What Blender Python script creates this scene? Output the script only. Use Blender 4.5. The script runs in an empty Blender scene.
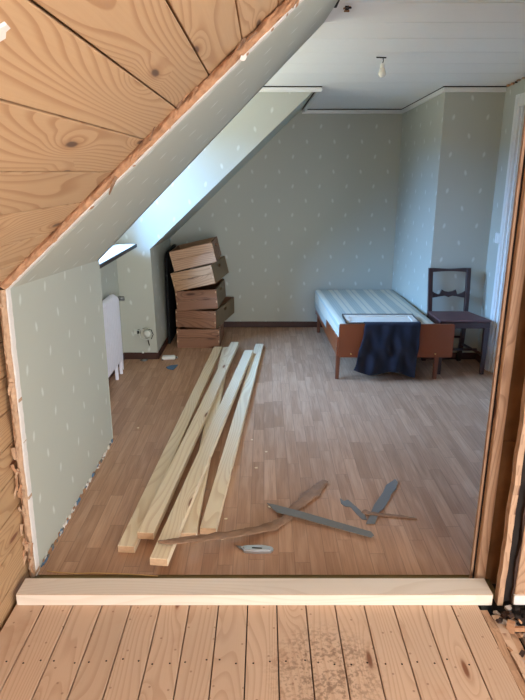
import bpy, bmesh, math, random
from mathutils import Vector, Matrix, noise
random.seed(7)
C = bpy.context.scene.collection
PI = math.pi
H = 1.55
F = 585.0
TH = math.radians(16.9)
CT, ST = math.cos(TH), math.sin(TH)

def P(px, py, X=None, Y=None, Z=None):
    """world point seen at a photograph pixel, on one known plane of the room"""
    u = (px-264)/F; v = (350-py)/F
    d = Vector((u, CT+v*ST, -ST+v*CT))
    if Z is not None: s = (Z-H)/d.z
    elif Y is not None: s = Y/d.y
    else: s = X/d.x
    return Vector((0, 0, H))+d*s

# ------------------------------------------------------------------ node helpers
class NT:
    def __init__(s, name, world=False):
        s.m = bpy.data.materials.new(name); s.m.use_nodes = True
        s.t = s.m.node_tree; s.t.nodes.clear()
        s.out = s.t.nodes.new('ShaderNodeOutputMaterial')
        s.b = s.t.nodes.new('ShaderNodeBsdfPrincipled')
        s.t.links.new(s.b.outputs[0], s.out.inputs[0])
    def n(s, typ, **kw):
        nd = s.t.nodes.new(typ)
        for k, v in kw.items(): setattr(nd, k, v)
        return nd
    def set(s, sock, v):
        if v is None: return
        if isinstance(v, bpy.types.NodeSocket): s.t.links.new(v, sock)
        elif isinstance(v, (tuple, list)) and len(v) == 3 and sock.type == 'RGBA': sock.default_value = (*v, 1)
        else: sock.default_value = v
    def math(s, op, a, b=None, c=None):
        nd = s.n('ShaderNodeMath', operation=op)
        s.set(nd.inputs[0], a); s.set(nd.inputs[1], b); s.set(nd.inputs[2], c)
        return nd.outputs[0]
    def sstep(s, x, a, b):
        nd = s.n('ShaderNodeMapRange', interpolation_type='SMOOTHSTEP')
        s.set(nd.inputs['Value'], x); nd.inputs['From Min'].default_value = a; nd.inputs['From Max'].default_value = b
        return nd.outputs[0]
    def mix(s, f, a, b, mode='MIX'):
        nd = s.n('ShaderNodeMix', data_type='RGBA', blend_type=mode)
        s.set(nd.inputs[0], f); s.set(nd.inputs[6], a); s.set(nd.inputs[7], b)
        return nd.outputs[2]
    def mapv(s, vec, scale=(1, 1, 1), loc=(0, 0, 0), rot=(0, 0, 0)):
        nd = s.n('ShaderNodeMapping')
        s.set(nd.inputs[0], vec); nd.inputs['Scale'].default_value = scale
        nd.inputs['Location'].default_value = loc; nd.inputs['Rotation'].default_value = rot
        return nd.outputs[0]
    def uv(s): return s.n('ShaderNodeTexCoord').outputs['UV']
    def obj(s): return s.n('ShaderNodeTexCoord').outputs['Object']
    def noise(s, vec, scale, detail=3, rough=.5, dist=0):
        nd = s.n('ShaderNodeTexNoise')
        s.set(nd.inputs['Vector'], vec); nd.inputs['Scale'].default_value = scale
        nd.inputs['Detail'].default_value = detail; nd.inputs['Roughness'].default_value = rough
        nd.inputs['Distortion'].default_value = dist
        return nd.outputs['Fac']
    def sep(s, v):
        nd = s.n('ShaderNodeSeparateXYZ'); s.set(nd.inputs[0], v); return nd.outputs
    def comb(s, x, y, z=0):
        nd = s.n('ShaderNodeCombineXYZ'); s.set(nd.inputs[0], x); s.set(nd.inputs[1], y); s.set(nd.inputs[2], z); return nd.outputs[0]
    def bump(s, h, strength=.3, dist=.002):
        nd = s.n('ShaderNodeBump'); nd.inputs['Strength'].default_value = strength; nd.inputs['Distance'].default_value = dist
        s.set(nd.inputs['Height'], h); s.set(s.b.inputs['Normal'], nd.outputs[0])
    def col(s, c): s.set(s.b.inputs['Base Color'], c)
    def rough(s, r): s.set(s.b.inputs['Roughness'], r)

def srgb(r, g, b):
    f = lambda c: ((c/255+.055)/1.055)**2.4 if c > 10 else c/255/12.92
    return (f(r), f(g), f(b))

def plain(name, rgb, rough=.6, metal=0, nscale=0, namt=.15, bump=0):
    m = NT(name); c = srgb(*rgb)
    if nscale:
        nz = m.noise(m.obj(), nscale, 4)
        m.col(m.mix(nz, tuple(x*(1-namt) for x in c), tuple(min(1, x*(1+namt)) for x in c)))
        if bump: m.bump(nz, bump)
    else: m.col(c)
    m.rough(rough); m.b.inputs['Metallic'].default_value = metal
    return m.m

def pine(name, light, dark, knot, knots=1.0, ring=9.0, rough=.6, stretch=.55, vary=.25, dirt=None, contrast=1.0):
    """wood whose UV runs in metres along (u) and across (v) the board"""
    m = NT(name); uv = m.uv(); x, y, _ = m.sep(uv)
    geo = m.n('ShaderNodeNewGeometry'); rnd = geo.outputs['Random Per Island']
    off = m.math('MULTIPLY', rnd, 37.0)
    # knots
    kv = m.comb(m.math('ADD', m.math('MULTIPLY', x, 2.0), off), m.math('ADD', m.math('MULTIPLY', y, 8.5), m.math('MULTIPLY', rnd, 61.0)))
    vo = m.n('ShaderNodeTexVoronoi', feature='F1', distance='EUCLIDEAN', voronoi_dimensions='2D'); vo.inputs['Scale'].default_value = 1.0; vo.inputs['Randomness'].default_value = .9
    m.set(vo.inputs['Vector'], kv)
    wv = m.noise(m.comb(m.math('MULTIPLY', x, 14), m.math('MULTIPLY', y, 30), off), 1, 2)
    d = m.math('ADD', vo.outputs['Distance'], m.math('MULTIPLY', m.math('SUBTRACT', wv, .5), .03))
    # only some cells carry a knot
    cs = m.sep(vo.outputs['Color'])[0]
    has = m.math('GREATER_THAN', cs, 1-.6*knots)
    kd = m.math('ADD', d, m.math('MULTIPLY', m.math('SUBTRACT', 1, has), 5))
    kmask = m.math('SUBTRACT', 1, m.sstep(kd, .045, .10))
    kpush = m.math('SUBTRACT', 1, m.sstep(kd, .03, .42))
    # ring contours of a stretched noise field
    nf = m.noise(m.comb(m.math('MULTIPLY', x, stretch), m.math('MULTIPLY', y, 3.0), off), 1.6, 1.2, .4, .1)
    fld = m.math('ADD', m.math('MULTIPLY', nf, ring*2.4), m.math('MULTIPLY', kpush, 2.4))
    fld = m.math('ADD', fld, m.math('MULTIPLY', y, 46))
    fr = m.math('FRACT', fld)
    line = m.math('MULTIPLY', m.sstep(fr, .45, .93), m.math('SUBTRACT', 1, m.sstep(fr, .94, 1.0)))
    fine = m.noise(m.comb(m.math('MULTIPLY', x, 6), m.math('MULTIPLY', y, 260), off), 1, 3)
    big = m.noise(m.comb(m.math('MULTIPLY', x, 2.0), m.math('MULTIPLY', y, 9), off), 1, 3)
    L, D, K = srgb(*light), srgb(*dark), srgb(*knot)
    a = m.mix(m.math('MULTIPLY', line, .72*contrast), L, D)
    a = m.mix(m.math('MULTIPLY', fine, .30*contrast), a, D)
    a = m.mix(m.math('MULTIPLY', m.sstep(big, .40, .75), .35), a, tuple(q*.82 for q in L))
    halo = m.math('MULTIPLY', m.math('SUBTRACT', 1, m.sstep(kd, .07, .2)), .5)
    a = m.mix(halo, a, D)
    a = m.mix(m.math('MULTIPLY', kmask, .95), a, K)
    br = m.math('ADD', 1-vary/2, m.math('MULTIPLY', rnd, vary))
    a = m.mix(1.0, a, m.comb(br, br, br), 'MULTIPLY')
    if dirt: a = dirt(m, a)
    m.col(a); m.rough(rough)
    m.bump(m.math('ADD', line, fine), .12, .001)
    return m.m

def wallpaper(name, base, motif):
    m = NT(name); uv = m.uv(); x, y, _ = m.sep(uv)
    RW, RH = .263, .137
    def layer():
        row = m.math('FLOOR', m.math('DIVIDE', y, RH))
        odd = m.math('ABSOLUTE', m.math('MODULO', row, 2.0))
        xs = m.math('ADD', m.math('DIVIDE', x, RW), m.math('MULTIPLY', odd, .5))
        cx = m.math('SUBTRACT', m.math('SUBTRACT', xs, m.math('FLOOR', xs)), .5)
        cy = m.math('SUBTRACT', m.math('SUBTRACT', m.math('DIVIDE', y, RH), row), .5)
        cx = m.math('MULTIPLY', cx, RW); cy = m.math('MULTIPLY', cy, RH)
        # leaf: a slanted ellipse
        cx2 = m.math('ADD', cx, m.math('MULTIPLY', cy, m.math('SUBTRACT', m.math('MULTIPLY', odd, .36), .18)))
        e = m.math('ADD', m.math('POWER', m.math('DIVIDE', cx2, .013), 2), m.math('POWER', m.math('DIVIDE', cy, .024), 2))
        wob = m.noise(uv, 160, 2)
        e = m.math('ADD', e, m.math('MULTIPLY', wob, .9))
        return m.math('SUBTRACT', 1, m.sstep(e, .4, 1.7))
    mk = layer()
    st = m.noise(m.comb(m.math('MULTIPLY', x, 300), m.math('MULTIPLY', y, 26)), 1, 2)
    soft = m.noise(uv, 2.2, 3)
    b = srgb(*base)
    a = m.mix(m.math('MULTIPLY', st, .16), b, tuple(q*.8 for q in b))
    a = m.mix(m.math('MULTIPLY', soft, .12), a, tuple(q*.85 for q in b))
    a = m.mix(m.math('MULTIPLY', mk, .55), a, srgb(*motif))
    m.col(a); m.rough(.62)
    m.bump(st, .06, .001)
    return m.m

def laminate():
    m = NT('laminate'); uv = m.uv(); x, y, _ = m.sep(uv)
    v = m.comb(y, x)      # strips run away from the doorway
    def brick(w, h, off, mort):
        b = m.n('ShaderNodeTexBrick'); b.offset = off; b.offset_frequency = 2; b.squash = 1
        m.set(b.inputs['Vector'], v); b.inputs['Scale'].default_value = 1
        b.inputs['Brick Width'].default_value = w; b.inputs['Row Height'].default_value = h
        b.inputs['Mortar Size'].default_value = mort; b.inputs['Mortar Smooth'].default_value = .3
        b.inputs['Color1'].default_value = (0, 0, 0, 1); b.inputs['Color2'].default_value = (1, 1, 1, 1)
        b.inputs['Mortar'].default_value = (.5, .5, .5, 1)
        return b
    row = m.math('FLOOR', m.math('DIVIDE', x, .064))
    wn = m.n('ShaderNodeTexWhiteNoise', noise_dimensions='1D'); m.set(wn.inputs['W'], row)
    ys = m.math('ADD', m.math('DIVIDE', y, .43), m.math('MULTIPLY', wn.outputs['Value'], 7.0))
    cell = m.math('FLOOR', ys)
    w2 = m.n('ShaderNodeTexWhiteNoise', noise_dimensions='2D'); m.set(w2.inputs['Vector'], m.comb(row, cell))
    tone = w2.outputs['Value']
    fx = m.math('FRACT', m.math('DIVIDE', x, .064)); fy = m.math('FRACT', ys)
    gx = m.math('SUBTRACT', 1, m.sstep(m.math('MINIMUM', fx, m.math('SUBTRACT', 1, fx)), 0, .035))
    gy = m.math('SUBTRACT', 1, m.sstep(m.math('MINIMUM', fy, m.math('SUBTRACT', 1, fy)), 0, .006))
    gap = m.math('MAXIMUM', gx, gy)
    gr = m.noise(m.comb(m.math('MULTIPLY', x, 130), m.math('MULTIPLY', y, 5), m.math('MULTIPLY', tone, 50)), 1, 4, .6, .4)
    gr2 = m.noise(m.comb(m.math('MULTIPLY', x, 28), m.math('MULTIPLY', y, 2.2), m.math('MULTIPLY', tone, 90)), 1, 3, .5, .8)
    a = m.mix(tone, srgb(168, 126, 96), srgb(195, 152, 120))
    a = m.mix(m.math('MULTIPLY', m.sstep(gr, .35, .75), .45), a, srgb(138, 98, 72))
    a = m.mix(m.math('MULTIPLY', m.sstep(gr2, .45, .7), .35), a, srgb(212, 174, 144))
    a = m.mix(m.math('MULTIPLY', gap, .45), a, srgb(78, 50, 34))
    m.col(a)
    m.rough(m.math('ADD', .38, m.math('MULTIPLY', gr, .15)))
    m.bump(gap, -.15, .001)
    return m.m

def floor_dirt(m, a):
    uv = m.n('ShaderNodeTexCoord').outputs['Object']
    x, y, z = m.sep(uv)
    # dark droppings / rubble stain on the boards
    dx = m.math('DIVIDE', m.math('SUBTRACT', x, .20), .16); dy = m.math('DIVIDE', m.math('SUBTRACT', y, 1.52), .17)
    r = m.math('ADD', m.math('POWER', dx, 2), m.math('POWER', dy, 2))
    sp = m.noise(uv, 75, 3, .6); sp2 = m.noise(uv, 14, 3, .6)
    f = m.math('MULTIPLY', m.math('SUBTRACT', 1, m.sstep(r, .1, 1.9)), m.sstep(m.math('ADD', sp, m.math('MULTIPLY', sp2, .5)), .70, .88))
    a = m.mix(m.math('MULTIPLY', f, .6), a, srgb(104, 76, 56))
    st = m.sstep(m.noise(uv, 5, 4, .6), .56, .78)
    a = m.mix(m.math('MULTIPLY', st, .3), a, srgb(172, 118, 84))
    vo = m.n('ShaderNodeTexVoronoi', voronoi_dimensions='2D'); vo.inputs['Scale'].default_value = 9; m.set(vo.inputs['Vector'], m.comb(x, y))
    sp3 = m.math('MULTIPLY', m.math('LESS_THAN', vo.outputs['Distance'], .035), .5)
    return m.mix(sp3, a, srgb(110, 62, 38))

M = {}
M['slope_pine'] = pine('slope_pine', (200, 164, 124), (160, 114, 74), (98, 72, 56), .8, 12, vary=.14, contrast=.85, stretch=.4)
M['wall_pine'] = pine('wall_pine', (188, 152, 112), (150, 108, 72), (110, 62, 38), .9, 9, vary=.2)
M['floor_pine'] = pine('floor_pine', (206, 176, 150), (178, 142, 114), (120, 74, 48), .55, 9, vary=.12, dirt=floor_dirt, contrast=.75)
M['new_pine'] = pine('new_pine', (228, 214, 198), (206, 186, 162), (150, 98, 66), .35, 7, vary=.04, contrast=.45)
M['batten_pine'] = pine('batten_pine', (234, 216, 184), (206, 176, 138), (130, 84, 52), .5, 7, vary=.12, contrast=.8)
M['stud_pine'] = pine('stud_pine', (184, 148, 118), (142, 104, 76), (86, 48, 30), .7, 8, vary=.2)
M['end_grain'] = plain('end_grain', (200, 164, 128), .8, nscale=60, namt=.25)
M['paper'] = wallpaper('wallpaper', (186, 187, 173), (226, 230, 224))
M['laminate'] = laminate()
M['fibre'] = plain('fibreboard', (176, 132, 98), .9, nscale=38, namt=.55, bump=.6)
M['fibre_pale'] = plain('torn_fibre', (186, 152, 122), .9, nscale=60, namt=.3, bump=.6)
M['brown_board'] = plain('brown_insulation_board', (134, 92, 56), .95, nscale=14, namt=.4, bump=.4)
M['white_edge'] = plain('torn_paper_edge', (226, 218, 210), .9, nscale=80, namt=.1)
M['masonite'] = plain('masonite', (126, 108, 70), .8, nscale=20, namt=.1)
M['baseboard'] = plain('dark_baseboard', (66, 36, 28), .45, nscale=20, namt=.15)
M['white_paint'] = plain('white_paint', (226, 226, 220), .45)
M['white_enamel'] = plain('radiator_enamel', (234, 232, 240), .35)
M['chrome'] = plain('dull_metal', (150, 150, 150), .35, 1)
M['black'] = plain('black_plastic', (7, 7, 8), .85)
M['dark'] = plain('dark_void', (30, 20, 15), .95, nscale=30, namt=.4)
M['rubble'] = plain('dark_rubble', (60, 40, 30), .95, nscale=50, namt=.6, bump=.8)
M['dusty'] = plain('dusty_subfloor', (170, 158, 148), .95, nscale=16, namt=.3, bump=.4)
M['teak'] = plain('bed_veneer', (124, 60, 26), .4, nscale=6, namt=.12)
M['teak_leg'] = plain('bed_leg_wood', (112, 62, 38), .45)
M['chair_wood'] = plain('chair_dark_wood', (58, 32, 28), .35, nscale=12, namt=.2)
M['chair_seat'] = plain('chair_leather', (92, 62, 60), .5, nscale=18, namt=.15)
M['white_plastic'] = plain('white_plastic', (232, 232, 226), .4)
M['blue'] = plain('blue_plastic', (86, 120, 152), .5)
M['grey_felt'] = plain('grey_strip', (114, 113, 108), .85, nscale=90, namt=.1)
M['bark'] = plain('brown_torn_board', (140, 108, 84), .9, nscale=30, namt=.35, bump=.7)
M['silver'] = plain('knife_metal', (196, 200, 204), .35, .8)
M['string'] = plain('yellow_string', (216, 178, 116), .8)
M['outlet'] = plain('outlet_plastic', (206, 208, 196), .45)
M['bulb'] = plain('bulb_glass', (244, 240, 226), .25)
M['brass'] = plain('brass_screw', (214, 180, 110), .4, .7)
M['frame_dark'] = plain('frame_dark_edge', (40, 34, 32), .5)
M['frame_light'] = plain('frame_light_wood', (214, 204, 190), .6, nscale=20, namt=.08)

def tag(o, label=None, cat=None, group=None, kind=None):
    if label: o['label'] = label
    if cat: o['category'] = cat
    if group: o['group'] = group
    if kind: o['kind'] = kind
    return o
def empty(name, loc, rz=0):
    o = bpy.data.objects.new(name, None); C.objects.link(o); o.location = loc; o.rotation_euler = (0, 0, rz); o.empty_display_size = .1
    return o

# --------------------------------------------------------------- mesh builder
class MB:
    def __init__(s):
        s.bm = bmesh.new(); s.uv = s.bm.loops.layers.uv.new('grain'); s.mats = []
    def mi(s, mat):
        if mat is None: return 0
        if mat not in s.mats: s.mats.append(mat)
        return s.mats.index(mat)
    def face(s, pts, uvs=None, mat=None, smooth=False):
        vs = [s.bm.verts.new(p) for p in pts]
        f = s.bm.faces.new(vs); f.material_index = s.mi(mat); f.smooth = smooth
        if uvs:
            for l, q in zip(f.loops, uvs): l[s.uv].uv = q
        return f
    def hexa(s, p, mat=None, end_mat=None, axis=0, bev=0, uoff=None):
        """p: 8 points, index bits (x,y,z); axis = long axis of the grain. UV in metres."""
        uo = uoff if uoff is not None else (random.uniform(0, 20), random.uniform(0, 20))
        V = [s.bm.verts.new(q) for q in p]
        quads = {0: ((0, 2, 6, 4), (1, 5, 7, 3)), 1: ((0, 4, 5, 1), (2, 3, 7, 6)), 2: ((0, 1, 3, 2), (4, 6, 7, 5))}
        e = [(Vector(p[1])-Vector(p[0])).length, (Vector(p[2])-Vector(p[0])).length, (Vector(p[4])-Vector(p[0])).length]
        fs = []
        for ax, qs in quads.items():
            for k, q in enumerate(qs):
                f = s.bm.faces.new([V[i] for i in q])
                f.material_index = s.mi(end_mat if (end_mat and ax == axis) else mat)
                for l, i in zip(f.loops, q):
                    c = [((i >> b) & 1)*e[b] for b in range(3)]
                    if ax == axis:
                        o = [b for b in range(3) if b != axis]; u, v = c[o[0]], c[o[1]]
                    else:
                        u = c[axis]; ob = [b for b in range(3) if b != axis and b != ax][0]
                        v = c[ob]+(.37*ax+.11*k if ax != 2 else (.0 if k else .5))
                    l[s.uv].uv = (u+uo[0], v+uo[1])
                fs.append(f)
        if bev:
            es = list({ed for f in fs for ed in f.edges})
            bmesh.ops.bevel(s.bm, geom=es, offset=bev, segments=1, affect='EDGES', profile=.7)
    def box(s, a, b, mat=None, M4=None, **kw):
        p = []
        for i in range(8):
            q = Vector((b[0] if i & 1 else a[0], b[1] if i & 2 else a[1], b[2] if i & 4 else a[2]))
            p.append(M4 @ q if M4 else q)
        s.hexa(p, mat, **kw)
    def tube(s, pts, r, seg=10, mat=None, cap=True, smooth=True):
        rs = r if isinstance(r, (list, tuple)) else [r]*len(pts)
        pts = [Vector(p) for p in pts]; rings = []
        up = None
        for i, p in enumerate(pts):
            t = (pts[min(i+1, len(pts)-1)]-pts[max(i-1, 0)]).normalized()
            if up is None: up = Vector((0, 0, 1)) if abs(t.z) < .9 else Vector((1, 0, 0))
            a = t.cross(up).normalized(); up2 = a.cross(t).normalized(); up = up2
            rings.append([s.bm.verts.new(p+rs[i]*(math.cos(2*PI*k/seg)*a+math.sin(2*PI*k/seg)*up2)) for k in range(seg)])
        m = s.mi(mat)
        for a, b in zip(rings, rings[1:]):
            for k in range(seg):
                f = s.bm.faces.new((a[k], a[(k+1) % seg], b[(k+1) % seg], b[k])); f.smooth = smooth; f.material_index = m
        if cap:
            for rg in (rings[0][::-1], rings[-1]):
                f = s.bm.faces.new(rg); f.material_index = m
    def lathe(s, c, prof, seg=16, mat=None, M4=None):
        m = s.mi(mat); rings = []
        for r, z in prof:
            ring = []
            for k in range(seg):
                q = Vector((r*math.cos(2*PI*k/seg), r*math.sin(2*PI*k/seg), z))
                ring.append(s.bm.verts.new(Vector(c)+(M4 @ q if M4 else q)))
            rings.append(ring)
        for a, b in zip(rings, rings[1:]):
            for k in range(seg):
                f = s.bm.faces.new((a[k], a[(k+1) % seg], b[(k+1) % seg], b[k])); f.smooth = True; f.material_index = m
        s.bm.faces.new(rings[0][::-1]).material_index = m; s.bm.faces.new(rings[-1]).material_index = m
    def prism(s, poly, off, mat=None, M4=None, side=None):
        """poly: list of Vector outline, extruded by vector off"""
        a = [Vector(p) for p in poly]; b = [p+Vector(off) for p in a]
        if M4: a = [M4 @ p for p in a]; b = [M4 @ p for p in b]
        va = [s.bm.verts.new(p) for p in a]; vb = [s.bm.verts.new(p) for p in b]
        m = s.mi(mat); ms = s.mi(side) if side else m
        f1 = s.bm.faces.new(va[::-1]); f2 = s.bm.faces.new(vb); f1.material_index = f2.material_index = m
        for f in (f1, f2):
            for l in f.loops: l[s.uv].uv = (l.vert.co.x, l.vert.co.y)
        n = len(a)
        for i in range(n):
            f = s.bm.faces.new((va[i], va[(i+1) % n], vb[(i+1) % n], vb[i])); f.material_index = ms
            L = (a[(i+1) % n]-a[i]).length; T = (b[i]-a[i]).length
            for l, q in zip(f.loops, ((0, 0), (L, 0), (L, T), (0, T))): l[s.uv].uv = q
    def build(s, name, mat=None, parent=None, smooth_angle=None, loc=None):
        bmesh.ops.recalc_face_normals(s.bm, faces=s.bm.faces)
        me = bpy.data.meshes.new(name); s.bm.to_mesh(me); s.bm.free()
        o = bpy.data.objects.new(name, me); C.objects.link(o)
        ml = list(s.mats)
        if mat: ml = [mat] if not ml or ml == [None] else ml
        for q in ml: me.materials.append(q)
        if parent: o.parent = parent
        if loc is not None:
            L = Vector(loc); me.transform(Matrix.Translation(-L)); o.location = L
        return o

def slab(name, quad, thick, mat, back=None, uv0=(0, 0), udir=None, vdir=None, grid=1):
    """panel: quad = 4 corners of the visible face (ccw seen from the room), thickness goes outwards"""
    q = [Vector(p) for p in quad]
    nrm = (q[1]-q[0]).cross(q[3]-q[0]).normalized()
    u = Vector(udir).normalized() if udir else (q[1]-q[0]).normalized()
    v = Vector(vdir) if vdir else (q[3]-q[0])
    v = (v-u*v.dot(u)).normalized()
    m = MB(); uvs = [((p-q[0]).dot(u)+uv0[0], (p-q[0]).dot(v)+uv0[1]) for p in q]
    m.face(q, uvs, mat)
    b = [p-nrm*thick for p in q]; back = back or mat
    m.face(b[::-1], uvs[::-1], back)
    for i in range(4):
        j = (i+1) % 4; m.face([q[j], q[i], b[i], b[j]], [uvs[j], uvs[i], uvs[i], uvs[j]], back)
    bmesh.ops.remove_doubles(m.bm, verts=m.bm.verts, dist=1e-5)
    return tag(m.build(name), kind='structure')

def struct(o): return tag(o, kind='structure')

# ---------------------------------------------------------------- dimensions
Y0, Y1, Y2, Y3 = 1.99, 3.229, 4.833, 5.93
XK, XD, XR = -.91, -1.215, 1.838
cz = lambda y: 2.416-.05*y
ZS = 1.0     # window board height

# ================================================================ SETTING
# far room floor (strip laminate) and the edge where it was cut
m = MB(); m.face([(-1.5, 1.99, 0), (2.2, 1.99, 0), (2.2, 6.1, 0), (-1.5, 6.1, 0)], [(-1.5, 1.99), (2.2, 1.99), (2.2, 6.1), (-1.5, 6.1)], M['laminate'])
m.box((-1.5, 1.99, -.06), (2.2, 6.1, -.004), M['masonite'])
struct(m.build('floor'))
m = MB(); m.box((-.90, 1.885, -.03), (.90, 2.0, -.006), M['masonite']); m.box((.86, 1.8, -.10), (1.0, 2.0, -.03), M['dark'])
struct(m.build('floor.001'))

# near room floor: pine boards in front of the doorway
m = MB(); bw = .1088; x = -.965+.0
edges = [(-.823+bw*k) for k in range(-1, 16)]
nails = []
for i, (a, b) in enumerate(zip(edges, edges[1:])):
    if a > .78: break
    b2 = min(b, .802)
    m.box((a+.0022, -3.6, -.03), (b2-.0022, 1.89, 0), M['floor_pine'], axis=1, bev=.0012)
struct(m.build('floor.002'))
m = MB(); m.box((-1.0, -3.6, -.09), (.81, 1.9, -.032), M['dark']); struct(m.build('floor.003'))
# nail heads, one row across all boards
m = MB()
for a in edges[:-2]:
    for dx in (.025, .083):
        for yy in (1.552, .70):
            c = Vector((a+dx+random.uniform(-.008, .008), yy+random.uniform(-.012, .012), .0004))
            m.lathe(c, [(.0001, .0003), (.0033, .0002), (.0033, -.003)], 8, M['dark'])
struct(tag(m.build('trim_9'), 'rusty nail heads in the old pine floor boards'))

# back wall, chimney breast, right wall
paper = M['paper']
slab('wall_back', [(-1.4, Y3, 0), (XR+.3, Y3, 0), (XR+.3, Y3, 2.3), (-1.4, Y3, 2.3)], .1, paper, uv0=(.03, .02))
cb, cf = 1.31, 1.38
slab('wall_chimney_side', [(cb, Y3, 0), (cf, Y2, 0), (cf, Y2, 2.3), (cb, Y3, 2.3)], .04, paper, uv0=(.1, .05))
slab('wall_chimney_front', [(cf, Y2, 0), (XR+.1, Y2, 0), (XR+.1, Y2, 2.3), (cf, Y2, 2.3)], .04, paper, uv0=(.05, .03))
# right wall with a door in it
DY0, DY1, DZ = 3.55, 4.50, 2.0
m = MB()
def rw(ya, yb, za, zb):
    m.face([(XR, yb, za), (XR, ya, za), (XR, ya, zb), (XR, yb, zb)], [(5-yb, za), (5-ya, za), (5-ya, zb), (5-yb, zb)], paper)
rw(DY1, Y2, 0, 2.4); rw(1.99, DY0, 0, 2.4); rw(DY0, DY1, DZ, 2.4)
m.box((XR+.10, 1.99, 0), (XR+.13, Y2, 2.4), M['white_paint'])
struct(m.build('wall_right'))
root = struct(empty('door_1', (XR, 4.02, 0)))
root['label'] = 'white panelled door in the right wall beside the chair'
def part(mb, name, mat, parent, label=None):
    o = mb.build(name, mat); pl = parent
    off = Vector((0, 0, 0)); q = pl
    mw = Matrix.Identity(4)
    chain = []
    while q: chain.append(q); q = q.parent
    for q in reversed(chain): mw = mw @ (Matrix.Translation(q.location) @ q.rotation_euler.to_matrix().to_4x4())
    o.data.transform(mw.inverted()); o.parent = parent
    if label: o['label'] = label
    return o
m = MB()
for ya, yb, za, zb in ((DY1, DY1+.085, 0, DZ+.085), (DY0-.085, DY0, 0, DZ+.085), (DY0, DY1, DZ, DZ+.085)):
    m.box((XR-.018, ya, za), (XR+.01, yb, zb), M['white_paint'], bev=.004)
    m.box((XR-.026, ya+.02, za), (XR-.014, yb-.02, zb-.02), M['white_paint'], bev=.003)
m.box((XR, DY1-.03, 0), (XR+.1, DY1, DZ), M['white_paint']); m.box((XR, DY0, 0), (XR+.1, DY0+.03, DZ), M['white_paint'])
part(m, 'door_casing', None, root)
m = MB(); m.box((XR+.04, DY0+.03, .01), (XR+.08, DY1-.03, DZ-.01), M['white_paint'], bev=.002)
for za, zb in ((.18, .85), (1.0, 1.85)):
    m.box((XR+.03, DY0+.14, za), (XR+.042, DY1-.14, zb), M['white_paint'], bev=.008)
part(m, 'door_leaf', None, root)

# left side of the far room: low walls, window recess, sloped panels
LK = .03
slab('wall_left', [(-.917, Y0, 0), (-.917, Y1, 0), (-.909, Y1, 1.087), (-.889, Y0, 1.1625)][::1], .0, paper) if False else None
def lowwall(name, a, b, uo=(0, 0), t=LK):
    # a,b : (x_bottom, x_top, y, z_top)
    return slab(name, [(b[0], b[2], 0), (a[0], a[2], 0), (a[1], a[2], a[3]), (b[1], b[2], b[3])], -t, paper, M['fibre'], uv0=uo, vdir=(0, 0, 1)) 
def inwall(name, quad, t, uo=(0, 0), back=None, udir=None, vdir=None):
    # orient so that the thickness goes away from the room centre (0.4,3.5,1.2)
    q = [Vector(p) for p in quad]; n = (q[1]-q[0]).cross(q[3]-q[0]); c = sum(q, Vector())/4
    if n.dot(Vector((.3, 3.6, .9))-c) < 0: q = [q[1], q[0], q[3], q[2]]
    return slab(name, q, t, paper, back or M['fibre'], uv0=uo, udir=udir, vdir=vdir)
inwall('wall_left', [(-.915, Y0, 0), (-.915, Y1, 0), (-.909, Y1, 1.087), (-.889, Y0, 1.1625)], LK, (.02, .06))
inwall('wall_left.001', [(-.919, Y2+.019, 0), (-.919, Y3, 0), (-.937, Y3, .92), (-.936, Y2+.019, .947)], .02, (.0, .0))
# slopes
m = MB(); N = 14; q4 = [Vector(p) for p in ((-.889, Y0, 1.1625), (-.909, Y1, 1.087), (.2945, Y1, cz(Y1)), (.415, Y0, cz(Y0)))]
for side in (0, 1):
    o_ = Vector((-.67, 0, .74))*LK*side
    G = [[m.bm.verts.new(q4[0].lerp(q4[1], i/N).lerp(q4[3].lerp(q4[2], i/N), j/N)+o_) for j in range(N+1)] for i in range(N+1)]
    for i in range(N):
        for j in range(N):
            f = m.bm.faces.new((G[i][j], G[i+1][j], G[i+1][j+1], G[i][j+1])); f.material_index = m.mi(paper if not side else M['fibre']); f.smooth = True
            for l in f.loops: l[m.uv].uv = (l.vert.co.y+.05, (l.vert.co.x+.9)*1.39+.03)
    if side: break
    G0 = G
for A, Bq in ((G0[0], G[0]), (G0[-1], G[-1])):
    for j in range(N): m.bm.faces.new((A[j], A[j+1], Bq[j+1], Bq[j])).material_index = m.mi(M['fibre'])
struct(m.build('ceiling_slope'))
inwall('ceiling_slope.001', [(-.936, Y2+.019, .947), (-.937, Y3, .92), (.358, Y3, cz(Y3)), (.41, Y2+.019, cz(Y2))], .02, (.1, 0))
# dormer recess: far cheek, near cheek, outer wall with window opening
def poly_wall(name, pts, off, mat, uvf, back=None):
    m = MB(); a = [Vector(p) for p in pts]; o = Vector(off)
    m.face(a, [uvf(p) for p in a], mat); b = [p+o for p in a]
    m.face(b[::-1], [uvf(p) for p in b[::-1]], back or mat)
    for i in range(len(a)):
        j = (i+1) % len(a); m.face([a[j], a[i], b[i], b[j]], [(0, 0), (.01, 0), (.01, .01), (0, .01)], back or mat)
    bmesh.ops.remove_doubles(m.bm, verts=m.bm.verts, dist=1e-5)
    return struct(m.build(name))
poly_wall('wall_dormer_far', [(XD, Y2, 0), (-.919, Y2, 0), (-.936, Y2, .947), (.41, Y2, cz(Y2)), (XD, Y2, cz(Y2))], (0, .018, 0), paper, lambda p: (p.x+.07, p.z-.02))
poly_wall('wall_dormer_near', [(XD, Y1, 0), (-.912, Y1, 0), (-.909, Y1, 1.087), (.2945, Y1, cz(Y1)), (XD, Y1, cz(Y1))], (0, -.004, 0), paper, lambda p: (p.x, p.z))
WY0, WY1, WZ1 = 3.36, 4.70, 1.98
m = MB()
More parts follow.
